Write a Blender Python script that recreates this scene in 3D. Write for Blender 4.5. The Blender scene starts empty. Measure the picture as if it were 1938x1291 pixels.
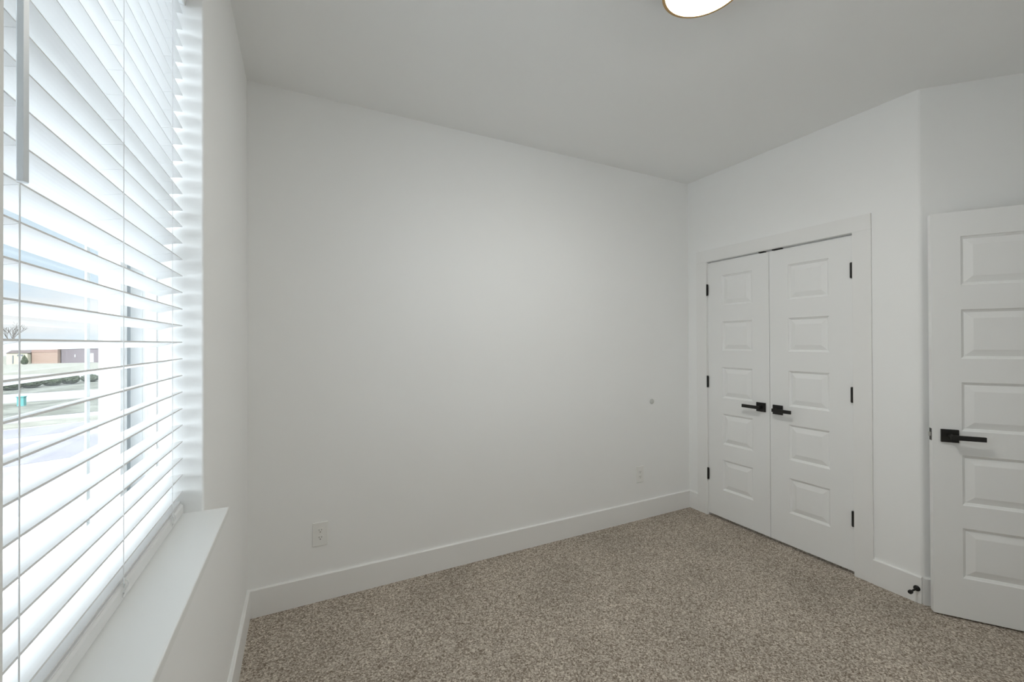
import bpy, bmesh, math, random
from mathutils import Vector, Matrix

random.seed(7)
SC = bpy.context.scene
COL = SC.collection

# ------------------------------------------------------------------ camera
F_PX = 794.755
CAM = Vector((0.2438, -2.516, 1.3929))
YAW, PIT, ROL = math.radians(26.723), math.radians(0.271), math.radians(-0.221)
fw = Vector((math.sin(YAW) * math.cos(PIT), math.cos(YAW) * math.cos(PIT), math.sin(PIT)))
rt = Vector((math.cos(YAW), -math.sin(YAW), 0))
up = rt.cross(fw)
R2 = rt * math.cos(ROL) + up * math.sin(ROL)
U2 = -rt * math.sin(ROL) + up * math.cos(ROL)
cam_data = bpy.data.cameras.new('camera')
cam_data.sensor_width = 36.0
cam_data.lens = F_PX / 1938 * 36.0
cam_data.clip_start = 0.02
cam_data.clip_end = 3000
cam = bpy.data.objects.new('camera', cam_data)
COL.objects.link(cam)
M = Matrix((R2, U2, -fw)).transposed().to_4x4()
M.translation = CAM
cam.matrix_world = M
SC.camera = cam

# ------------------------------------------------------------------ exposure
vs = SC.view_settings
vs.view_transform = 'Standard'
vs.look = 'None'
vs.gamma = 1.0
vs.exposure = 0.0
vs.use_curve_mapping = False
SC.cycles.max_bounces = 16
SC.cycles.diffuse_bounces = 10
SC.cycles.glossy_bounces = 4
SC.cycles.transparent_max_bounces = 12
SC.cycles.sample_clamp_indirect = 6.0
SC.cycles.caustics_reflective = False
SC.cycles.caustics_refractive = False

# ------------------------------------------------------------------ sky and sun
LOBE = 7.5          # unseen glow added to the sky, up and behind left, lights the jamb
SKY = 1.08
LAMP = 87.0          # ceiling light diffuser radiance
SUN = 12.5

world = bpy.data.worlds.new('sky')
SC.world = world
world.use_nodes = True
nt = world.node_tree
nt.nodes.clear()
def N(tree, t, **kw):
    n = tree.nodes.new(t)
    for k, v in kw.items():
        setattr(n, k, v)
    return n
tc = N(nt, 'ShaderNodeTexCoord')
sep = N(nt, 'ShaderNodeSeparateXYZ')
nt.links.new(tc.outputs['Generated'], sep.inputs[0])
grad = N(nt, 'ShaderNodeValToRGB')
grad.color_ramp.elements[0].position = 0.0
grad.color_ramp.elements[0].color = (0.66, 0.82, 0.95, 1)
grad.color_ramp.elements[1].position = 0.6
grad.color_ramp.elements[1].color = (0.76, 0.87, 0.95, 1)
nt.links.new(sep.outputs['Z'], grad.inputs[0])
cl = N(nt, 'ShaderNodeTexNoise')
cl.inputs['Scale'].default_value = 3.0
cl.inputs['Detail'].default_value = 6.0
mp = N(nt, 'ShaderNodeMapping')
mp.inputs['Scale'].default_value = (1, 1, 3.5)
nt.links.new(tc.outputs['Generated'], mp.inputs[0])
nt.links.new(mp.outputs[0], cl.inputs['Vector'])
cr = N(nt, 'ShaderNodeValToRGB')
cr.color_ramp.elements[0].position = 0.50
cr.color_ramp.elements[1].position = 0.66
nt.links.new(cl.outputs['Fac'], cr.inputs[0])
mixc = N(nt, 'ShaderNodeMixRGB')
mixc.inputs['Color2'].default_value = (0.93, 0.95, 0.96, 1)
nt.links.new(cr.outputs[0], mixc.inputs['Fac'])
nt.links.new(grad.outputs[0], mixc.inputs['Color1'])
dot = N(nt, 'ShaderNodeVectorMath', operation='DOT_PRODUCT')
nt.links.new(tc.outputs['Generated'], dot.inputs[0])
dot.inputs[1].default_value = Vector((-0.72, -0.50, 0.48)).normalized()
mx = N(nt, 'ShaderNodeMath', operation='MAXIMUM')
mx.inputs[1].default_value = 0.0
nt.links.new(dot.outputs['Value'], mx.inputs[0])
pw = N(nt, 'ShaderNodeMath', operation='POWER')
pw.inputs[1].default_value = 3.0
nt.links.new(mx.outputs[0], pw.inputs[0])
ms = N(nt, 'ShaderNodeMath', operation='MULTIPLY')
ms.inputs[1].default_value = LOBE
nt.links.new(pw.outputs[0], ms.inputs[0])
bg1 = N(nt, 'ShaderNodeBackground')
bg1.inputs['Strength'].default_value = SKY
nt.links.new(mixc.outputs[0], bg1.inputs['Color'])
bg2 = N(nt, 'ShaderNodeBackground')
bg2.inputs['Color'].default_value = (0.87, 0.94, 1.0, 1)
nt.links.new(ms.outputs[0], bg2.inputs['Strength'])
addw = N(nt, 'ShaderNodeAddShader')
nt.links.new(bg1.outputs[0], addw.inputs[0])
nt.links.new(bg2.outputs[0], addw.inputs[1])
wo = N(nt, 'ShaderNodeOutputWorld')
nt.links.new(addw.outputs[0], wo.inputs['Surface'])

sun_data = bpy.data.lights.new('sun', 'SUN')
sun_data.energy = SUN
sun_data.angle = math.radians(0.6)
sun_data.color = (0.88, 0.94, 1.0)
sun = bpy.data.objects.new('sun', sun_data)
COL.objects.link(sun)
sun.rotation_euler = Vector((-0.35, 0.60, -0.80)).to_track_quat('-Z', 'Y').to_euler()

# ------------------------------------------------------------------ materials
def mat(name, color, rough=0.6, metal=0.0, spec=0.5, bump=0.0, bscale=300.0, vary=0.0, vscale=8.0, coat=0.0):
    m = bpy.data.materials.new(name)
    m.use_nodes = True
    t = m.node_tree
    b = t.nodes['Principled BSDF']
    b.inputs['Base Color'].default_value = (*color, 1)
    b.inputs['Roughness'].default_value = rough
    b.inputs['Metallic'].default_value = metal
    b.inputs['Specular IOR Level'].default_value = spec
    c = N(t, 'ShaderNodeTexCoord')
    if bump:
        n = N(t, 'ShaderNodeTexNoise')
        n.inputs['Scale'].default_value = bscale
        n.inputs['Detail'].default_value = 3
        t.links.new(c.outputs['Object'], n.inputs['Vector'])
        bp = N(t, 'ShaderNodeBump')
        bp.inputs['Strength'].default_value = bump
        bp.inputs['Distance'].default_value = 0.001
        t.links.new(n.outputs['Fac'], bp.inputs['Height'])
        t.links.new(bp.outputs[0], b.inputs['Normal'])
    if vary:
        n = N(t, 'ShaderNodeTexNoise')
        n.inputs['Scale'].default_value = vscale
        n.inputs['Detail'].default_value = 4
        t.links.new(c.outputs['Object'], n.inputs['Vector'])
        r = N(t, 'ShaderNodeValToRGB')
        r.color_ramp.elements[0].position = 0.3
        r.color_ramp.elements[1].position = 0.7
        r.color_ramp.elements[0].color = (*[x * (1 - vary) for x in color], 1)
        r.color_ramp.elements[1].color = (*[min(1, x * (1 + vary)) for x in color], 1)
        t.links.new(n.outputs['Fac'], r.inputs[0])
        t.links.new(r.outputs[0], b.inputs['Base Color'])
    return m

WALL = mat('wall_paint', (0.90, 0.905, 0.90), 0.75, spec=0.25, bump=0.12, bscale=260)
CEIL = mat('ceiling_paint', (0.90, 0.905, 0.90), 0.9, spec=0.1, bump=0.12, bscale=220)
TRIM = mat('trim_paint', (0.86, 0.86, 0.85), 0.42, spec=0.4, bump=0.03, bscale=90)
DOORP = mat('door_paint', (0.86, 0.865, 0.86), 0.42, spec=0.4, bump=0.03, bscale=120)
BLACK = mat('matte_black_metal', (0.012, 0.011, 0.010), 0.45, metal=0.0, spec=0.4, bump=0.02, bscale=400)
STEEL = mat('satin_steel', (0.62, 0.61, 0.58), 0.32, metal=1.0, bump=0.02)
BRASS = mat('aged_brass', (0.50, 0.33, 0.16), 0.42, metal=0.85, bump=0.02)
VINYL = mat('white_vinyl', (0.84, 0.85, 0.85), 0.4, spec=0.4, bump=0.02)
SLATM = mat('blind_white', (0.77, 0.775, 0.775), 0.45, spec=0.4, bump=0.03, bscale=60)
CORDM = mat('white_cord', (0.82, 0.83, 0.83), 0.8, bump=0.1, bscale=900)
WANDM = mat('grey_white_plastic', (0.74, 0.78, 0.81), 0.3, spec=0.5, bump=0.01)
SILLM = mat('sill_paint', (0.83, 0.84, 0.83), 0.4, spec=0.4, bump=0.03, bscale=80)
PLATE = mat('outlet_plastic', (0.86, 0.86, 0.84), 0.35, spec=0.45, bump=0.01)
SLOT = mat('outlet_slot', (0.10, 0.10, 0.09), 0.7, bump=0.02)
BUMPM = mat('grey_clear_vinyl', (0.60, 0.61, 0.59), 0.5, spec=0.4, bump=0.02)
RUBBER = mat('black_rubber', (0.015, 0.014, 0.013), 0.8, bump=0.05)
WSTRIP = mat('grey_weatherstrip', (0.55, 0.58, 0.60), 0.9, bump=0.2, bscale=700)

def carpet():
    m = bpy.data.materials.new('speckled_carpet')
    m.use_nodes = True
    t = m.node_tree
    b = t.nodes['Principled BSDF']
    b.inputs['Roughness'].default_value = 0.95
    b.inputs['Specular IOR Level'].default_value = 0.05
    c = N(t, 'ShaderNodeTexCoord')
    w = N(t, 'ShaderNodeTexNoise')
    w.inputs['Scale'].default_value = 90
    w.inputs['Detail'].default_value = 3
    t.links.new(c.outputs['Object'], w.inputs['Vector'])
    ad = N(t, 'ShaderNodeMixRGB', blend_type='ADD')
    ad.inputs['Fac'].default_value = 0.012
    t.links.new(c.outputs['Object'], ad.inputs['Color1'])
    t.links.new(w.outputs['Color'], ad.inputs['Color2'])
    v = N(t, 'ShaderNodeTexVoronoi')
    v.inputs['Scale'].default_value = 175
    v.inputs['Randomness'].default_value = 1.0
    t.links.new(ad.outputs[0], v.inputs['Vector'])
    sepc = N(t, 'ShaderNodeSeparateColor')
    t.links.new(v.outputs['Color'], sepc.inputs[0])
    n2 = N(t, 'ShaderNodeTexNoise')
    n2.inputs['Scale'].default_value = 130
    n2.inputs['Detail'].default_value = 2
    t.links.new(c.outputs['Object'], n2.inputs['Vector'])
    mxx = N(t, 'ShaderNodeMixRGB')
    mxx.inputs['Fac'].default_value = 0.45
    t.links.new(sepc.outputs[0], mxx.inputs['Color1'])
    t.links.new(n2.outputs['Fac'], mxx.inputs['Color2'])
    r = N(t, 'ShaderNodeValToRGB')
    e = r.color_ramp.elements
    e[0].position = 0.20; e[0].color = (0.185, 0.146, 0.112, 1)
    e[1].position = 0.80; e[1].color = (0.74, 0.675, 0.59, 1)
    k = e.new(0.42); k.color = (0.36, 0.308, 0.255, 1)
    k = e.new(0.62); k.color = (0.52, 0.462, 0.395, 1)
    t.links.new(mxx.outputs[0], r.inputs[0])
    # broad traffic / vacuum marks
    n3 = N(t, 'ShaderNodeTexNoise')
    n3.inputs['Scale'].default_value = 2.2
    n3.inputs['Detail'].default_value = 3
    t.links.new(c.outputs['Object'], n3.inputs['Vector'])
    mr = N(t, 'ShaderNodeMapRange')
    mr.inputs['From Min'].default_value = 0.3
    mr.inputs['From Max'].default_value = 0.7
    mr.inputs['To Min'].default_value = 0.90
    mr.inputs['To Max'].default_value = 1.10
    t.links.new(n3.outputs['Fac'], mr.inputs['Value'])
    mu = N(t, 'ShaderNodeMixRGB', blend_type='MULTIPLY')
    mu.inputs['Fac'].default_value = 1.0
    t.links.new(r.outputs[0], mu.inputs['Color1'])
    t.links.new(mr.outputs[0], mu.inputs['Color2'])
    t.links.new(mu.outputs[0], b.inputs['Base Color'])
    bp = N(t, 'ShaderNodeBump')
    bp.inputs['Strength'].default_value = 0.9
    bp.inputs['Distance'].default_value = 0.006
    t.links.new(mxx.outputs[0], bp.inputs['Height'])
    t.links.new(bp.outputs[0], b.inputs['Normal'])
    return m
CARPET = carpet()

def glass():
    m = bpy.data.materials.new('window_glass')
    m.use_nodes = True
    t = m.node_tree
    t.nodes.clear()
    tr = N(t, 'ShaderNodeBsdfTransparent')
    tr.inputs['Color'].default_value = (0.98, 0.99, 0.99, 1)
    gl = N(t, 'ShaderNodeBsdfGlossy')
    gl.inputs['Roughness'].default_value = 0.0
    lw = N(t, 'ShaderNodeLayerWeight')
    lw.inputs['Blend'].default_value = 0.5
    p5 = N(t, 'ShaderNodeMath', operation='POWER')
    p5.inputs[1].default_value = 5.0
    t.links.new(lw.outputs['Facing'], p5.inputs[0])
    fr = N(t, 'ShaderNodeMath', operation='MULTIPLY_ADD')
    fr.inputs[1].default_value = 0.3
    fr.inputs[2].default_value = 0.03
    t.links.new(p5.outputs[0], fr.inputs[0])
    mi = N(t, 'ShaderNodeMixShader')
    t.links.new(fr.outputs[0], mi.inputs[0])
    t.links.new(tr.outputs[0], mi.inputs[1])
    t.links.new(gl.outputs[0], mi.inputs[2])
    o = N(t, 'ShaderNodeOutputMaterial')
    t.links.new(mi.outputs[0], o.inputs['Surface'])
    return m
GLASS = glass()

def emitter(name, color, s):
    m = bpy.data.materials.new(name)
    m.use_nodes = True
    b = m.node_tree.nodes['Principled BSDF']
    b.inputs['Base Color'].default_value = (0.9, 0.9, 0.88, 1)
    b.inputs['Emission Color'].default_value = (*color, 1)
    b.inputs['Emission Strength'].default_value = s
    return m
DIFFUSER = emitter('lit_diffuser', (0.98, 0.972, 0.925), LAMP)

# ------------------------------------------------------------------ mesh helpers
class MB:
    def __init__(self):
        self.bm = bmesh.new()
    def box(self, x0, x1, y0, y1, z0, z1, mtx=None):
        vs_ = [self.bm.verts.new((x, y, z)) for x in (x0, x1) for y in (y0, y1) for z in (z0, z1)]
        for f in ((0, 1, 3, 2), (4, 6, 7, 5), (0, 4, 5, 1), (2, 3, 7, 6), (0, 2, 6, 4), (1, 5, 7, 3)):
            self.bm.faces.new([vs_[i] for i in f])
        if mtx is not None:
            bmesh.ops.transform(self.bm, matrix=mtx, verts=vs_)
        return self
    def prism(self, pts, z0, z1):                 # polygon in xy, extruded in z
        a = [self.bm.verts.new((x, y, z0)) for x, y in pts]
        b = [self.bm.verts.new((x, y, z1)) for x, y in pts]
        n = len(pts)
        self.bm.faces.new(a[::-1]); self.bm.faces.new(b)
        for i in range(n):
            self.bm.faces.new((a[i], a[(i + 1) % n], b[(i + 1) % n], b[i]))
        return self
    def sweep_y(self, prof, y0, y1):              # profile in xz, extruded in y
        a = [self.bm.verts.new((x, y0, z)) for x, z in prof]
        b = [self.bm.verts.new((x, y1, z)) for x, z in prof]
        n = len(prof)
        self.bm.faces.new(a); self.bm.faces.new(b[::-1])
        for i in range(n):
            self.bm.faces.new((a[(i + 1) % n], a[i], b[i], b[(i + 1) % n]))
        return self
    def lathe(self, prof, seg=48, mtx=None, cap=True):   # profile (r, h) around +Z
        rings = []
        allv = []
        for r, h in prof:
            ring = [self.bm.verts.new((r * math.cos(2 * math.pi * i / seg), r * math.sin(2 * math.pi * i / seg), h)) for i in range(seg)]
            rings.append(ring); allv += ring
        for a, b in zip(rings, rings[1:]):
            for i in range(seg):
                self.bm.faces.new((a[i], a[(i + 1) % seg], b[(i + 1) % seg], b[i]))
        if cap:
            self.bm.faces.new(rings[0][::-1]); self.bm.faces.new(rings[-1])
        if mtx is not None:
            bmesh.ops.transform(self.bm, matrix=mtx, verts=allv)
        return self
    def tube(self, pts, r, seg=8):
        pts = [Vector(p) for p in pts]
        rings = []
        for i, p in enumerate(pts):
            d = (pts[min(i + 1, len(pts) - 1)] - pts[max(i - 1, 0)]).normalized()
            a = d.orthogonal().normalized(); b = d.cross(a)
            rings.append([self.bm.verts.new(p + a * r * math.cos(2 * math.pi * k / seg) + b * r * math.sin(2 * math.pi * k / seg)) for k in range(seg)])
        for A, B in zip(rings, rings[1:]):
            best = min(range(seg), key=lambda s: (A[0].co - B[s].co).length)
            B[:] = B[best:] + B[:best]
            for i in range(seg):
                self.bm.faces.new((A[i], A[(i + 1) % seg], B[(i + 1) % seg], B[i]))
        self.bm.faces.new(rings[0][::-1]); self.bm.faces.new(rings[-1])
        return self
    def build(self, name, material, parent=None, bevel=0.0, smooth=False, seg=2):
        bmesh.ops.recalc_face_normals(self.bm, faces=self.bm.faces)
        me = bpy.data.meshes.new(name)
        self.bm.to_mesh(me); self.bm.free()
        me.materials.append(material)
        if smooth:
            for p in me.polygons:
                p.use_smooth = True
        o = bpy.data.objects.new(name, me)
        COL.objects.link(o)
        if parent is not None:
            o.parent = parent
        if bevel:
            m = o.modifiers.new('bevel', 'BEVEL')
            m.width = bevel; m.segments = seg; m.limit_method = 'ANGLE'
        if smooth:
            try:
                me.set_sharp_from_angle(angle=math.radians(40))
            except Exception:
                pass
        return o

def tag(o, label, cat, group=None, kind=None):
    o['label'] = label; o['category'] = cat
    if group: o['group'] = group
    if kind: o['kind'] = kind
    return o
def empty(name, loc, label, cat, group=None, kind=None):
    o = bpy.data.objects.new(name, None)
    COL.objects.link(o)
    o.location = loc
    o.empty_display_size = 0.05
    return tag(o, label, cat, group, kind)
def struct(o, label, cat):
    return tag(o, label, cat, None, 'structure')
def setloc(o, rotz):
    o.rotation_euler = (0, 0, rotz)

# ------------------------------------------------------------------ room dimensions
H = 2.74
W = 3.1928            # face of the closet wall
YC = -1.4968          # end of the closet wall, where the 45 degree wall starts
YB = -3.02            # wall behind the camera
XR = 3.66             # right wall (entry door wall)
D45 = XR - W
T = 0.14
BT, BH = 0.014, 0.142   # baseboard thickness / height
# window opening
WY0, WY1, WZ0, WZ1 = -1.957, -1.066, 0.925, 2.40
XO = -0.215           # outer face of the window wall
# closet opening
CY0, CY1, CZ = -1.197, -0.184, 2.047

# floor
struct(MB().box(XO, XR + 0.14, YB - T, T, -0.12, 0.0).build('floor', CARPET), 'brown and beige speckled cut pile carpet floor', 'floor')
struct(MB().box(XO, XR + 0.14, YB - T, T, H, H + 0.16).build('ceiling', CEIL), 'flat white painted ceiling above the empty room', 'ceiling')
struct(MB().box(XO, W + 0.75, 0.0, T, 0, H).build('wall_back', WALL), 'long plain white back wall with two outlets low down', 'wall')
# window wall, four blocks round the opening joined as one wall
RO = 0.032
b = MB()
def arc(cx, cy, r, a0, a1, n=6):
    return [(cx + r * math.cos(math.radians(a0 + (a1 - a0) * i / n)), cy + r * math.sin(math.radians(a0 + (a1 - a0) * i / n))) for i in range(n + 1)]
RJ = 0.006      # eased drywall corner at the jambs
b.box(XO, 0, YB, 0.0, 0, WZ0 - 0.02)
b.box(XO, 0, YB, 0.0, WZ1, H)
b.prism([(XO, 0), (XO, WY1)] + arc(-RJ, WY1 + RJ, RJ, -90, 0) + [(0, 0)], WZ0 - 0.02, WZ1)
b.prism([(XO, YB), (0, YB)] + arc(-RJ, WY0 - RJ, RJ, 0, 90) + [(XO, WY0)], WZ0 - 0.02, WZ1)
struct(b.build('wall_left', WALL), 'white window wall at the left edge of the room', 'wall')
struct(MB().box(XO, XR + 0.14, YB - T, YB, 0, H).build('wall_rear', WALL), 'plain white wall behind the camera', 'wall')
# closet wall
b = MB()
b.box(W, W + 0.115, CY1, 0.0, 0, H)
b.box(W, W + 0.115, CY0, CY1, CZ, H)
RC = 0.03      # bullnose of the outside corner, tangent to both walls
tl = RC * math.tan(math.radians(22.5))
nose = arc(W + RC, YC + tl, RC, 180, 202.5, 4)
nose2 = arc(W + RC, YC + tl, RC, 202.5, 225, 4)
b.prism([(W, CY0)] + nose + [(W + 0.115, YC + 0.035), (W + 0.115, CY0)], 0, H)
struct(b.build('wall_right', WALL), 'white closet wall holding the narrow double doors', 'wall')
# diagonal wall
b = MB()
b.prism(nose2 + [(XR + 0.02, YC - D45 - 0.02), (XR + 0.14, YC - D45 + 0.02), (W + 0.115, YC + 0.035)], 0, H)
struct(b.build('wall_corner', WALL), 'short diagonal white wall behind the open door', 'wall')
# entry door wall (out of frame) with the doorway the open door belongs to
HX, HY = 3.592, -2.185     # hinge of the open door
DY1, DY0 = HY + 0.01, HY - 0.79
b = MB()
b.box(XR, XR + 0.14, DY1, YC - D45, 0, H)
b.box(XR, XR + 0.14, DY0, DY1, 2.06, H)
b.box(XR, XR + 0.14, YB, DY0, 0, H)
struct(b.build('wall_entry', WALL), 'white wall with the entry doorway right of the open door', 'wall')
# closed hallway beyond the doorway and the closet interior behind the double doors
b = MB()
b.box(XR + 0.14, XR + 1.2, DY1, DY1 + 0.1, 0, H)
b.box(XR + 0.14, XR + 1.2, YB - T, YB, 0, H)
b.box(XR + 1.2, XR + 1.3, YB - T, DY1 + 0.1, 0, H)
struct(b.build('wall_hall', WALL), 'white hallway wall beyond the entry doorway', 'wall')
struct(MB().box(XR + 0.14, XR + 1.3, YB - T, DY1 + 0.1, -0.12, 0).build('floor_hall', CARPET), 'brown carpet in the hallway beyond the entry doorway', 'floor')
struct(MB().box(XR + 0.14, XR + 1.3, YB - T, DY1 + 0.1, H, H + 0.1).build('ceiling_hall', CEIL), 'white ceiling of the hallway beyond the doorway', 'ceiling')
b = MB()
b.box(W + 0.75, W + 0.83, -1.3, 0, 0, H)
b.prism([(W + 0.115, -1.36), (W + 0.83, -1.36), (W + 0.83, -1.30), (W + 0.115, -1.30)], 0, H)
struct(b.build('wall_closet', WALL), 'white inner closet wall behind the double doors', 'wall')

# ------------------------------------------------------------------ baseboards (eased top edge)
def base_prof():
    return [(0, 0), (BT, 0), (BT, BH - 0.004), (BT - 0.004, BH), (0, BH)]
def baseboard(name, p0, p1, normal, label):
    p0, p1, n = Vector((*p0, 0)), Vector((*p1, 0)), Vector((*normal, 0)).normalized()
    b = MB()
    A = [b.bm.verts.new(p0 + n * x + Vector((0, 0, z))) for x, z in base_prof()]
    B = [b.bm.verts.new(p1 + n * x + Vector((0, 0, z))) for x, z in base_prof()]
    k = len(A)
    b.bm.faces.new(A); b.bm.faces.new(B[::-1])
    for i in range(k):
        b.bm.faces.new((A[i], B[i], B[(i + 1) % k], A[(i + 1) % k]))
    return struct(b.build(name, TRIM), label, 'baseboard')
baseboard('baseboard_back', (0, 0), (W, 0), (0, -1), 'tall flat white baseboard along the long back wall')
baseboard('baseboard_left', (0, YB), (0, -BT), (1, 0), 'white baseboard under the window along the left wall')
baseboard('baseboard_right', (W, YC), (W, CY0 - 0.09), (-1, 0), 'white baseboard right of the closet doors carrying the door stop')
baseboard('baseboard_closet', (W, CY1 + 0.09), (W, -BT), (-1, 0), 'short white baseboard between the closet casing and back corner')
dd = math.sqrt(0.5)
baseboard('baseboard_corner', (W - BT * 0.0, YC), (XR - 0.0, YC - D45), (-dd, -dd), 'white baseboard on the diagonal wall behind the open door')
baseboard('baseboard_rear', (0.0, YB), (XR, YB), (0, 1), 'white baseboard on the wall behind the camera')

# ------------------------------------------------------------------ closet casing and jamb
def casing(name, X, y0, y1, zt, w, t, label):
    b = MB()
    b.box(X - t, X, y0 - w, y0, 0, zt)
    b.box(X - t, X, y1, y1 + w, 0, zt)
    b.box(X - t, X, y0 - w, y1 + w, zt, zt + w)
    return struct(b.build(name, TRIM, bevel=0.002), label, 'door casing')
casing('trim_1', W, -1.194, -0.187, 2.0426, 0.093, 0.0135, 'flat white casing framing the closet double doors')
b = MB()   # jamb lining with stop
b.box(W, W + 0.115, CY0, CY0 + 0.006, 0, CZ)
b.box(W, W + 0.115, CY1 - 0.006, CY1, 0, CZ)
b.box(W, W + 0.115, CY0, CY1, CZ - 0.006, CZ)
jamb = struct(b.build('trim_2', TRIM), 'white jamb lining the closet opening with black catches overhead', 'door jamb')
b = MB(); b.box(W + 0.040, W + 0.055, CY0 + 0.006, CY1 - 0.006, CZ - 0.018, CZ - 0.006); b.build('door_stop_strip', TRIM, jamb)
for ya, yb in ((-0.652, -0.612), (-0.770, -0.708)):
    b = MB(); b.box(W + 0.004, W + 0.030, ya, yb, CZ - 0.0125, CZ - 0.0060)
    b.build('catch', BLACK, jamb)
casing('trim_3', XR, DY0, DY1, 2.06, 0.09, 0.0135, 'white casing round the entry doorway')

# ------------------------------------------------------------------ panelled doors
BANDS = [(0.236, 0.473), (0.595, 0.834), (0.957, 1.197), (1.327, 1.555), (1.680, 1.917)]
def panel_face(b, w, z0, z1, pu0, pu1, bands, off, sgn):
    us = [0, pu0, pu1, w]
    zs = [z0]
    for a, c in bands: zs += [a, c]
    zs.append(z1)
    def V(u, z, d): return b.bm.verts.new((u, off + sgn * d, z))
    # stiles
    for ua, ub in ((0, pu0), (pu1, w)):
        b.bm.faces.new([V(ua, z0, 0), V(ub, z0, 0), V(ub, z1, 0), V(ua, z1, 0)])
    for i in range(0, len(zs), 2):
        b.bm.faces.new([V(pu0, zs[i], 0), V(pu1, zs[i], 0), V(pu1, zs[i + 1], 0), V(pu0, zs[i + 1], 0)])
    prof = [(0.0, 0.0), (0.003, -0.0050), (0.010, -0.0085), (0.013, -0.0115), (0.043, -0.0022), (0.046, -0.0016)]
    for a, c in bands:
        prev = None
        for ins, d in prof:
            ring = [V(pu0 + ins, a + ins, d), V(pu1 - ins, a + ins, d), V(pu1 - ins, c - ins, d), V(pu0 + ins, c - ins, d)]
            if prev:
                for i in range(4):
                    b.bm.faces.new((prev[i], prev[(i + 1) % 4], ring[(i + 1) % 4], ring[i]))
            prev = ring
        b.bm.faces.new(prev)
def slab(w, th, z0, z1, pu0, pu1, bands, parent):
    """local frame: u along +X, front face y=0 looking to -Y, back face y=+th"""
    b = MB()
    panel_face(b, w, z0, z1, pu0, pu1, bands, 0.0, -1)
    panel_face(b, w, z0, z1, pu0, pu1, bands, th, 1)
    def q(*p): b.bm.faces.new([b.bm.verts.new(x) for x in p])
    q((0, 0, z0), (0, th, z0), (0, th, z1), (0, 0, z1))
    q((w, 0, z0), (w, th, z0), (w, th, z1), (w, 0, z1))
    q((0, 0, z0), (w, 0, z0), (w, th, z0), (0, th, z0))
    q((0, 0, z1), (w, 0, z1), (w, th, z1), (0, th, z1))
    bmesh.ops.remove_doubles(b.bm, verts=b.bm.verts, dist=1e-6)
    return b.build('door_panel', DOORP, parent)
def handle(parent, u, z, direction, length, front=True, th=0.035):
    """square rose + straight lever; direction +1/-1 along u"""
    s = 1 if front else -1
    y0 = 0.0 if front else th
    def Y(d): return y0 - s * d
    def bx(b, u0, u1, d0, d1, za, zb):
        ya, yb = sorted((Y(d0), Y(d1)))
        b.box(min(u0, u1), max(u0, u1), ya, yb, za, zb)
    e = bpy.data.objects.new('door_handle', None); COL.objects.link(e); e.parent = parent; e.empty_display_size = 0.03
    e['label'] = 'matte black square rose lever handle'
    b = MB(); bx(b, u - 0.0335, u + 0.0335, 0.0, 0.009, z - 0.0325, z + 0.0325)
    b.build('rose', BLACK, e, bevel=0.0015)
    b = MB()
    b.lathe([(0.011, 0.009), (0.011, 0.046)], 24, Matrix.Translation((u, y0, z)) @ Matrix.Rotation(math.radians(90 * s), 4, 'X'))
    bx(b, u - direction * 0.013, u + direction * length, 0.044, 0.056, z - 0.0115, z + 0.0115)
    b.build('lever', BLACK, e, bevel=0.0012)
    return e
def hinge_knuckle(parent, u, z, d):
    b = MB()
    b.lathe([(0.0035, -0.047), (0.0065, -0.045), (0.0065, 0.045), (0.0035, 0.047)], 20, Matrix.Translation((u, -d, z)))
    b.box(u - 0.009, u + 0.009, -d + 0.001, -d + 0.004, z - 0.044, z + 0.044)
    b.build('hinge', BLACK, parent)

# closet leaves: local +X runs towards the hinge/centre, local -Y faces the room (-X world)
LW = 0.4968
def closet_leaf(name, y_start, hinge_at_start, label):
    # local u=0 at the far (back-corner) side, u increases towards the camera
    e = empty(name, (W + 0.001, y_start, 0), label, 'closet door', None, 'structure')
    setloc(e, math.radians(-90))
    slab(LW, 0.035, 0.020, 2.029, 0.125, 0.372, BANDS, e)
    if hinge_at_start:
        for z in (1.815, 1.076, 0.335): hinge_knuckle(e, -0.0005, z, 0.0100)
        handle(e, LW - 0.060, 0.927, -1, 0.114)
    else:
        for z in (1.820, 1.075, 0.336): hinge_knuckle(e, LW + 0.0005, z, 0.0100)
        handle(e, 0.055, 0.9235, 1, 0.112)
    return e
closet_leaf('door_1', -0.1915, True, 'left white five panel closet door leaf, next to the back wall')
closet_leaf('door_2', -0.6915, False, 'right white five panel closet door leaf, beside the door stop')

# open entry door
uv = Vector((0.584, -0.812, 0)).normalized()
rot = math.atan2(uv.y, uv.x)
e = empty('door_3', (3.135, -1.559, 0), 'open white five panel entry door cut by the right edge', 'door', None, 'structure')
setloc(e, rot)
OD = [(0.208, 0.458), (0.572, 0.822), (0.943, 1.187), (1.306, 1.552), (1.674, 1.920)]
slab(0.78, 0.035, 0.009, 2.045, 0.111, 0.669, OD, e)
handle(e, 0.0645, 0.9155, 1, 0.114)
handle(e, 0.0645, 0.9155, 1, 0.114, front=False)
b = MB(); b.box(-0.0012, 0.001, 0.006, 0.030, 0.885, 0.946)
lp = b.build('latch_plate', BLACK, e)
b = MB(); b.prism([(-0.011, 0.011), (-0.001, 0.011), (-0.001, 0.025), (-0.005, 0.025)], 0.906, 0.926)
b.build('latch_bolt', STEEL, lp)
for z in (1.82, 1.07, 0.30):
    hinge_knuckle(e, 0.783, z, 0.003)

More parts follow.
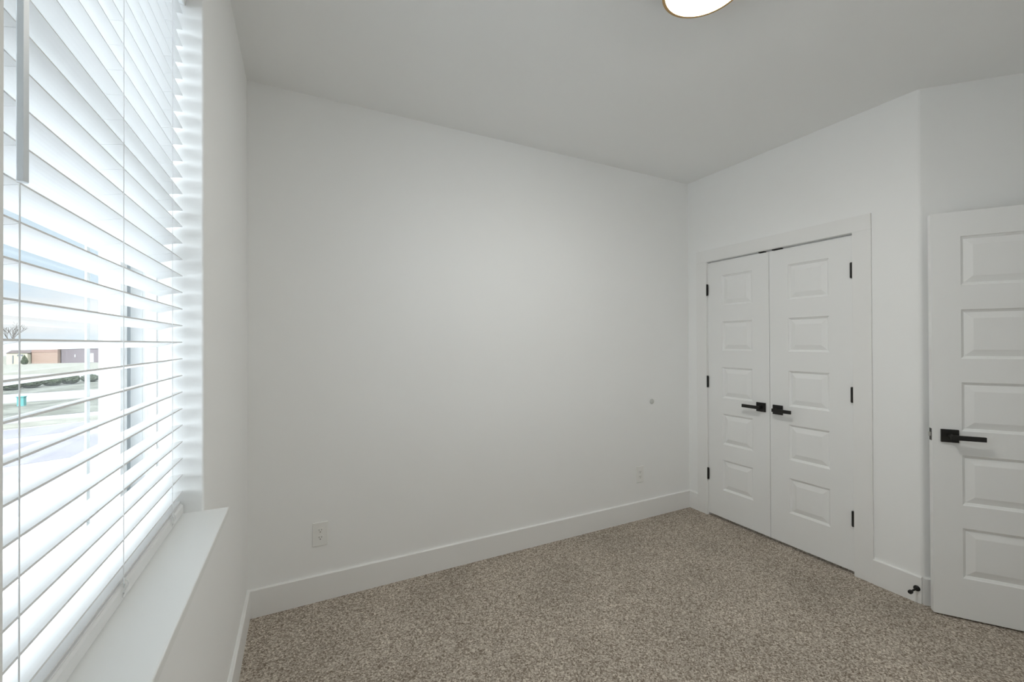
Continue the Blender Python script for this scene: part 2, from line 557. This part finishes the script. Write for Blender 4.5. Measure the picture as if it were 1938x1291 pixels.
# ------------------------------------------------------------------ door stop on the baseboard
e = empty('door_stop', (W - BT, -1.4785, 0.0765), 'small black door stop screwed to the baseboard beside the open door', 'door stop')
rotm = Matrix.Rotation(math.radians(-90), 4, 'Y')
MB().lathe([(0.0145, 0), (0.0145, 0.004), (0.011, 0.009), (0.006, 0.011)], 24, rotm).build('base_plate', BLACK, e, smooth=True)
MB().lathe([(0.0052, 0.008), (0.0045, 0.03), (0.0045, 0.066)], 16, rotm).build('rod', BLACK, e, smooth=True)
MB().lathe([(0.0075, 0.064), (0.0098, 0.068), (0.0098, 0.080), (0.008, 0.083)], 20, rotm).build('rubber_tip', RUBBER, e, smooth=True)

# ------------------------------------------------------------------ wall bumper where the closet lever lands
b = MB().lathe([(0.0215, 0), (0.021, 0.003), (0.015, 0.006), (0.004, 0.0072)], 32, Matrix.Translation((2.768, 0, 0.918)) @ Matrix.Rotation(math.radians(90), 4, 'X'))
tag(b.build('wall_bumper', BUMPM, smooth=True), 'small round grey bumper pad on the back wall above the outlet', 'wall bumper')

# ------------------------------------------------------------------ outlets
def outlet(x, z, label):
    e = empty('wall_outlet', (x, 0, z), label, 'outlet', 'white duplex outlets on the back wall')
    MB().box(-0.038, 0.038, -0.006, 0, -0.0635, 0.0635).build('cover_plate', PLATE, e, bevel=0.0025)
    for dz in (0.0195, -0.0195):
        b = MB()
        pts = [(0.0168 * math.cos(a), 0.0168 * math.sin(a)) for a in [2 * math.pi * i / 32 for i in range(32)]]
        pts = [(x_, max(-0.0135, min(0.0135, z_))) for x_, z_ in pts]
        A = [b.bm.verts.new((px, -0.0060, dz + pz)) for px, pz in pts]
        B = [b.bm.verts.new((px, -0.0080, dz + pz)) for px, pz in pts]
        b.bm.faces.new(A); b.bm.faces.new(B[::-1])
        for i in range(32): b.bm.faces.new((A[i], A[(i + 1) % 32], B[(i + 1) % 32], B[i]))
        r = b.build('receptacle', PLATE, e)
        b = MB()
        b.box(-0.0075, -0.0052, -0.0083, -0.0078, dz - 0.001, dz + 0.0075)
        b.box(0.0052, 0.0075, -0.0083, -0.0078, dz + 0.0002, dz + 0.0068)
        b.lathe([(0.0027, 0.0078), (0.0027, 0.0083)], 14, Matrix.Translation((0, 0, dz - 0.0075)) @ Matrix.Rotation(math.radians(90), 4, 'X'))
        b.build('slot', SLOT, r)
    MB().lathe([(0.0028, 0.0058), (0.0022, 0.0072)], 14, Matrix.Rotation(math.radians(90), 4, 'X')).build('screw', PLATE, e)
    return e
outlet(0.338, 0.3598, 'white duplex outlet low on the back wall, nearer the window')
outlet(2.636, 0.3535, 'white duplex outlet low on the back wall, nearer the closet')

# ------------------------------------------------------------------ ceiling light
LX, LY, LZ, LR = 1.5538, -1.4786, 2.68, 0.146
e = empty('ceiling_light', (LX, LY, H), 'round lit flush ceiling light with a thin brass rim', 'ceiling light')
DZ = LZ - H
MB().lathe([(LR - 0.012, 0), (LR - 0.012, DZ + 0.012), (LR, DZ + 0.012), (LR, DZ - 0.001), (LR - 0.0115, DZ - 0.0025), (LR - 0.0124, DZ + 0.002)], 96).build('rim', BRASS, e, smooth=True)
RD, SAG = LR - 0.0125, 0.030
dome = [(RD, DZ + 0.006), (RD, DZ + 0.001)] + [(RD * math.cos(t), DZ + 0.001 - SAG * math.sin(t)) for t in [math.radians(a) for a in range(9, 90, 9)]] + [(0.003, DZ + 0.001 - SAG)]
dome = [(r, z if i < 2 else DZ + 0.001 - SAG * (1 - (r / RD) ** 2)) for i, (r, z) in enumerate(dome)]
MB().lathe(dome, 96).build('diffuser', DIFFUSER, e, smooth=True)

# smoke detector just at the photograph's top right corner
e = empty('smoke_detector', (2.705, -2.010, H), 'round white detector on the ceiling, cut by the top right corner', 'smoke detector')
MB().lathe([(0.072, 0), (0.072, -0.012), (0.066, -0.026), (0.045, -0.033), (0.004, -0.034)], 48).build('housing', PLATE, e, smooth=True)
MB().lathe([(0.012, -0.033), (0.012, -0.0365), (0.004, -0.0368)], 24).build('test_button', PLATE, e, smooth=True)

# ------------------------------------------------------------------ window 1: vinyl single hung unit
win = empty('window_1', (-0.16, (WY0 + WY1) / 2, WZ0), 'white vinyl single hung window behind the blind', 'window', None, 'structure')
wx = win.location.copy()
def wbox(name, parts, material, parent=win, bevel=0.0):
    b = MB()
    for p in parts: b.box(*p)
    bmesh.ops.translate(b.bm, verts=b.bm.verts, vec=-wx)
    return b.build(name, material, parent, bevel=bevel)
FB = WZ0
def ring(x0, x1, iy, iz0, iz1, e_=0.0):
    """rectangular frame between the wall opening and an inner opening inset by iy / iz"""
    a0, a1, c0, c1 = WY0 - e_, WY1 + e_, FB - e_, WZ1 + e_
    return [(x0, x1, a0, WY0 + iy, c0, c1), (x0, x1, WY1 - iy, a1, c0, c1),
            (x0, x1, WY0 + iy, WY1 - iy, c0, FB + iz0), (x0, x1, WY0 + iy, WY1 - iy, WZ1 - iz1, c1)]
wbox('window_frame', ring(-0.120, -0.104, 0.0055, 0.006, 0.006) + ring(-0.134, -0.120, 0.002, 0.004, 0.004)
     + ring(-0.158, -0.134, 0.0045, 0.012, 0.006) + ring(-0.212, -0.182, 0.034, 0.036, 0.03), VINYL)
wbox('weatherstrip', ring(-0.182, -0.1585, 0.003, 0.004, 0.004), WSTRIP)
MEET = 1.665
SI = 0.022     # sash set back from the frame
def sash(x0, x1, z0, z1, st, rb, rt_):
    ya, yb = WY0 + SI, WY1 - SI
    s = wbox('sash', [(x0, x1, ya, ya + st, z0, z1), (x0, x1, yb - st, yb, z0, z1),
                      (x0, x1, ya + st, yb - st, z0, z0 + rb), (x0, x1, ya + st, yb - st, z1 - rt_, z1)], VINYL)
    xm = (x0 + x1) / 2
    b = MB(); b.box(xm - 0.002, xm + 0.002, ya + st - 0.004, yb - st + 0.004, z0 + rb - 0.004, z1 - rt_ + 0.004)
    bmesh.ops.translate(b.bm, verts=b.bm.verts, vec=-wx)
    b.build('pane', GLASS, s)
    gr = []
    for y in (-1.274, -1.748):
        gr.append((xm - 0.0050, xm - 0.0025, y - 0.008, y + 0.008, z0 + rb, z1 - rt_))
    b = MB()
    for p in gr: b.box(*p)
    bmesh.ops.translate(b.bm, verts=b.bm.verts, vec=-wx)
    b.build('grille', VINYL, s)
    return s
sash(-0.180, -0.160, WZ0 + 0.014, MEET + 0.03, 0.045, 0.05, 0.045)
sash(-0.208, -0.188, MEET - 0.012, WZ1 - 0.03, 0.034, 0.045, 0.03)
# sill board
b = MB(); b.box(-0.104, 0.0595, WY0, WY1, WZ0 - 0.020, WZ0)
bmesh.ops.translate(b.bm, verts=b.bm.verts, vec=-wx)
b.build('window_sill', SILLM, win, bevel=0.0025)

# ------------------------------------------------------------------ blind
BX = -0.0705               # blind centre plane
bl = empty('window_blind', (BX, (WY0 + WY1) / 2, WZ0), 'white two inch slat horizontal blind hanging in the window', 'window blind')
bo = bl.location.copy()
SY0, SY1 = WY0 + 0.010, WY1 - 0.012
PITCH = 0.0454
TILT = math.radians(13.0)
SW, ST = 0.0505, 0.0028
def slat_mesh():
    b = MB()
    prof = []
    n = 8
    for i in range(n + 1):
        t = -1 + 2 * i / n
        prof.append((t * SW / 2, 0.0022 * (1 - t * t) + ST / 2))
    for i in range(n, -1, -1):
        t = -1 + 2 * i / n
        prof.append((t * SW / 2, 0.0022 * (1 - t * t) - ST / 2))
    rotp = [(x * math.cos(TILT) - z * math.sin(TILT), x * math.sin(TILT) + z * math.cos(TILT)) for x, z in prof]
    b.sweep_y(rotp, SY0 - bo.y, SY1 - bo.y)
    return b
slat0 = slat_mesh().build('slat', SLATM, bl)
ZREF = 1.3985 - SW / 2 * math.sin(TILT)     # centre height of the slat at the photographer's eye level
kmin, kmax = -9, 20
slat0.location = (0, 0, ZREF + kmin * PITCH - bo.z)
for k in range(kmin + 1, kmax + 1):
    s = slat0.copy(); COL.objects.link(s); s.parent = bl
    s.location = (0, 0, ZREF + k * PITCH - bo.z)
# stacked slats resting on the bottom rail
def flat(z, tw=0.0, dx=0.0):
    b = MB()
    b.box(-SW / 2 + dx, SW / 2 + dx, SY0 - bo.y, SY1 - bo.y, -0.0014, 0.0014, Matrix.Rotation(tw, 4, 'Y'))
    o = b.build('slat', SLATM, bl); o.location = (0, 0, z - bo.z)
flat(0.9560, 0.0, -0.0035)
flat(0.9600, math.radians(-3), -0.006)
b = MB(); b.sweep_y([(-0.026, 0.004), (-0.022, 0.0), (0.022, 0.0), (0.026, 0.004), (0.026, 0.0245), (0.0225, 0.0280), (-0.0225, 0.0280), (-0.026, 0.0245)], SY0 - bo.y, SY1 - bo.y)
o = b.build('bottom_rail', SLATM, bl); o.location = (0, 0, 0.9265 - bo.z)
# head rail and valance
b = MB(); b.box(-0.026, 0.024, SY0 - 0.004 - bo.y, SY1 + 0.004 - bo.y, 2.345 - bo.z, 2.396 - bo.z)
b.build('head_rail', SLATM, bl, bevel=0.002)
b = MB(); b.box(0.0245, 0.031, SY0 - 0.006 - bo.y, SY1 + 0.006 - bo.y, 2.332 - bo.z, 2.399 - bo.z)
b.build('valance', SLATM, bl, bevel=0.002)
b = MB(); b.box(-0.026, 0.0245, SY1 + 0.004 - bo.y, SY1 + 0.0105 - bo.y, 2.336 - bo.z, 2.398 - bo.z)
b.build('bracket', VINYL, bl)
# ladder cords
for yl in (-1.186, -1.513, -1.831):
    b = MB()
    fx, bx_ = SW / 2 * math.cos(TILT) + 0.0014, -SW / 2 * math.cos(TILT) - 0.0014
    b.tube([(fx, 0, 0.0185 + 0.9265 - bo.z), (fx, 0, 2.346 - bo.z)], 0.0008, 6)
    b.tube([(bx_, 0, 0.0185 + 0.9265 - bo.z), (bx_, 0, 2.346 - bo.z)], 0.0008, 6)
    for k in range(kmin, kmax + 1):      # rungs just under every slat
        zc = ZREF + k * PITCH - bo.z
        b.tube([(bx_, 0.003, zc - 0.0058 - 0.0016), (fx, 0.003, zc + 0.0058 - 0.0016)], 0.0003, 4)
    # slack loops gathered at the stack
    for s_ in (-1, 1):
        b.tube([(fx, 0, 0.968 - bo.z), (fx + 0.003, s_ * 0.006, 0.960 - bo.z), (fx + 0.0045, s_ * 0.011, 0.953 - bo.z), (fx + 0.003, s_ * 0.008, 0.946 - bo.z), (fx + 0.0015, 0, 0.941 - bo.z), (fx + 0.002, -s_ * 0.009, 0.937 - bo.z)], 0.0012, 6)
    o = b.build('ladder_cord', CORDM, bl, smooth=True)
    o.location = (0, yl - bo.y, 0)
# tilt wand
b = MB(); b.lathe([(0.0052, 1.575), (0.0052, 2.300), (0.003, 2.305), (0.0018, 2.335)], 6)
o = b.build('tilt_wand', WANDM, bl); o.location = (-0.034 - bo.x, -1.851 - bo.y, -bo.z)
o['label'] = 'grey white tilt wand hanging near the left end'

# ------------------------------------------------------------------ outside
GZ = -3.6
def noise_ground(name, c1, c2, scale):
    return mat(name, tuple((a + b_) / 2 for a, b_ in zip(c1, c2)), 0.95, spec=0.05, vary=abs(c1[0] - c2[0]) / (c1[0] + c2[0]), vscale=scale, bump=0.3, bscale=4)
DIRT = noise_ground('pale_dirt', (0.22, 0.215, 0.23), (0.28, 0.275, 0.29), 0.35)
GRASS = noise_ground('dry_grass', (0.15, 0.148, 0.122), (0.215, 0.212, 0.185), 0.8)
DARKG = noise_ground('dark_planting', (0.075, 0.08, 0.065), (0.17, 0.17, 0.15), 0.7)
ROAD = noise_ground('asphalt', (0.165, 0.16, 0.175), (0.195, 0.19, 0.205), 0.6)
BOUNCE = noise_ground('bounce_white', (0.78, 0.79, 0.80), (0.84, 0.85, 0.86), 0.4)
BUSHM = noise_ground('shrub_leaves', (0.035, 0.045, 0.03), (0.07, 0.08, 0.055), 1.5)
BARK = mat('bare_bark', (0.10, 0.09, 0.08), 0.9, bump=0.3, bscale=30)
YELL = mat('cream_stucco', (0.30, 0.285, 0.215), 0.9, bump=0.2, bscale=20)
TANB = mat('tan_brick', (0.215, 0.15, 0.115), 0.9, vary=0.1, vscale=3, bump=0.3, bscale=30)
ROOF = mat('brown_shingle', (0.12, 0.10, 0.095), 0.9, vary=0.15, vscale=2, bump=0.4, bscale=8)
WIND = mat('dark_glass', (0.10, 0.11, 0.12), 0.15, bump=0.01)
WHTP = mat('white_exterior_paint', (0.30, 0.30, 0.30), 0.6, bump=0.05)
TEAL = mat('turquoise_plastic', (0.07, 0.22, 0.21), 0.5, bump=0.02)

struct(MB().box(-400, 300, -200, 600, GZ - 0.5, GZ).build('ground', DIRT), 'pale bare dirt lot outside the window', 'ground')
VD = Vector((-0.347, 0.938, 0))          # direction of the view strip outside
PD = Vector((0.938, 0.347, 0))
def strip(name, d0, d1, w, material, label, cat, skew=0.0, h=0.02):
    o0 = Vector((CAM.x, CAM.y, 0))
    pts = []
    for d, s in ((d0 - skew, -w), (d0 + skew, w), (d1 + skew, w), (d1 - skew, -w)):
        p = o0 + VD * d + PD * s
        pts.append((p.x, p.y))
    return struct(MB().prism(pts, GZ, GZ + h).build(name, material), label, cat)
struct(MB().box(-26, -0.6, -24, 13, GZ, GZ + 0.03).build('reflector', BOUNCE), 'pale slab added below the window to bounce daylight inside', 'reflector')  # added unseen bounce surface, throws sunlight up through the slats
strip('street', 27.0, 33.0, 60, ROAD, 'grey asphalt street seen low through the blind', 'street', 6)
strip('side_street', 35.0, 38.5, 60, ROAD, 'second grey street beyond the first', 'street', 5)
strip('verge', 39.0, 41.5, 60, GRASS, 'green verge beyond the second street', 'grass', 6)
strip('meadow', 44.0, 56.0, 80, DARKG, 'dark green planted strip across the lot', 'grass', 3)
strip('field', 66.0, 88.0, 90, DARKG, 'dull dark field beyond the planted strip', 'grass', 2)
strip('lawn', 108.0, 300.0, 200, GRASS, 'far lawn round the houses', 'grass')

def at(px, y):             # point on the ground below a photo column, at depth y
    r = fw + R2 * ((px - 969) / F_PX)
    return CAM.x + r.x / r.y * (y - CAM.y)
def house(name, y, px0, px1, dep, hgt, wallm, label, gable=True, rise=2.2):
    x0, x1 = at(px0, y), at(px1, y)
    wid = x1 - x0
    e = empty(name, ((x0 + x1) / 2, y, GZ), label, 'house')
    e['wid'] = wid
    MB().box(-wid / 2, wid / 2, 0, dep, 0, hgt).build('house_wall', wallm, e)
    b = MB()
    ov = 0.12
    if gable:     # ridge runs away from us, gable faces us
        A = [(-wid / 2 - ov, hgt - 0.05), (0, hgt + rise), (wid / 2 + ov, hgt - 0.05)]
        f = [b.bm.verts.new((x, -ov, z)) for x, z in A]; g = [b.bm.verts.new((x, dep + ov, z)) for x, z in A]
    else:
        A = [(-ov, hgt - 0.05), (dep / 2, hgt + rise), (dep + ov, hgt - 0.05)]
        f = [b.bm.verts.new((-wid / 2 - ov, y, z)) for y, z in A]; g = [b.bm.verts.new((wid / 2 + ov, y, z)) for y, z in A]
    b.bm.faces.new(f); b.bm.faces.new(g[::-1])
    for i in range(3): b.bm.faces.new((f[i], g[i], g[(i + 1) % 3], f[(i + 1) % 3]))
    b.build('roof', ROOF, e)
    return e
DH = 152.0
h1 = house('house', DH, 12, 52, 9, 2.9, YELL, 'small cream stucco house, farthest left through the blind', True, 1.3)
w2 = h1['wid'] / 2
MB().box(0.22 * w2, 0.45 * w2, -0.12, 0.05, 0.3, 2.1).build('front_door', WHTP, h1)
MB().box(0.05 * w2, 0.60 * w2, -0.10, 0.04, 2.12, 2.5).build('transom', WIND, h1)
MB().box(-0.42 * w2, -0.32 * w2, -0.10, 0.04, 0.2, 2.3).build('window', WIND, h1)
FASC = mat('fascia_brown', (0.19, 0.125, 0.10), 0.9, bump=0.1)
h2 = house('house', DH + 1, 60, 109, 10, 4.0, TANB, 'tan brick house with low brown roof, between the other two', False, 1.4)
w2 = h2['wid'] / 2
MB().box(-w2 - 0.02, w2 + 0.02, -0.05, 0.02, 3.0, 4.0).build('fascia', FASC, h2)
SHADED_BRICK = mat('shaded_brick', (0.115, 0.095, 0.10), 0.9, vary=0.1, vscale=3, bump=0.3, bscale=30)  # shade of the brick facade put into the colour of a separate house
h3 = house('house', DH + 2, 116, 186, 10, 3.9, SHADED_BRICK, 'separate house coloured as shaded brick, farthest right through the blind', False, 1.4)
w2 = h3['wid'] / 2
MB().box(-0.30 * w2, -0.24 * w2, -0.06, 0.02, 1.6, 2.3).build('window', WHTP, h3)
MB().box(0.45 * w2, 0.75 * w2, -0.06, 0.02, 0.1, 2.6).build('garage_door', WHTP, h3)
for h_ in (h1, h2, h3): del h_['wid']

def bush(name, y, px, r, h, label, cone=False, seed=1, group=None):
    p = Vector((at(px, y), y, 0))
    rnd = random.Random(seed)
    b = MB()
    bmesh.ops.create_icosphere(b.bm, subdivisions=4, radius=1.0)
    for v in b.bm.verts:
        t = (v.co.z + 1) / 2
        k = 1 + rnd.uniform(-0.12, 0.12)
        s = (1 - 0.85 * t) * 1.25 if cone else 1.0
        v.co = Vector((v.co.x * r * s * k, v.co.y * r * s * k, t * h * k))
    o = b.build(name, BUSHM)
    o.location = (p.x, p.y, GZ)
    return tag(o, label, 'shrub', group)
bush('shrub', DH - 3, 46.5, 0.75, 2.3, 'dark conical shrub in front of the cream house', True, 3)
for i, (d, px, r, h_) in enumerate([(63.5, 20, 0.9, 1.1), (65.8, 58, 0.95, 1.2), (68.1, 98, 0.85, 1.0), (70.4, 132, 0.95, 1.2), (72.7, 170, 0.85, 1.0)]):
    bush('low_shrub', d, px, r, h_, 'low dark shrub in the planted strip, %s' % ['farthest left', 'second from left', 'in the middle', 'second from right', 'farthest right'][i], False, 10 + i, 'low shrubs in the planted strip')
p = Vector((at(41, 46.0), 46.0, 0))
e = empty('utility_box', (p.x, p.y, GZ), 'small turquoise utility box standing on the dirt lot', 'utility box')
MB().box(-0.2, 0.2, -0.2, 0.2, 0, 0.75).build('cabinet', TEAL, e, bevel=0.02)
MB().box(-0.23, 0.23, -0.23, 0.23, 0.75, 0.80).build('lid', TEAL, e)
# bare tree behind the cream house
p = Vector((at(22, 175.0), 175.0, 0))
b = MB()
rt_r = random.Random(5)
def branch(p0, d, L, r, lev):
    p1 = p0 + d * L
    b.tube([p0, (p0 + p1) / 2 + Vector((rt_r.uniform(-.1, .1), rt_r.uniform(-.1, .1), 0)) * L * 0.5, p1], r, 5)
    if lev:
        for _ in range(4):
            nd = (d + Vector((rt_r.uniform(-.9, .9), rt_r.uniform(-.6, .6), rt_r.uniform(0, .5)))).normalized()
            branch(p0 + d * L * rt_r.uniform(0.6, 1.0), nd, L * 0.62, r * 0.55, lev - 1)
branch(Vector((0, 0, 0)), Vector((0, 0, 1)), 6.0, 0.2, 3)
o = b.build('tree', BARK); o.location = (p.x, p.y, GZ)
tag(o, 'bare leafless tree rising behind the cream house', 'tree')
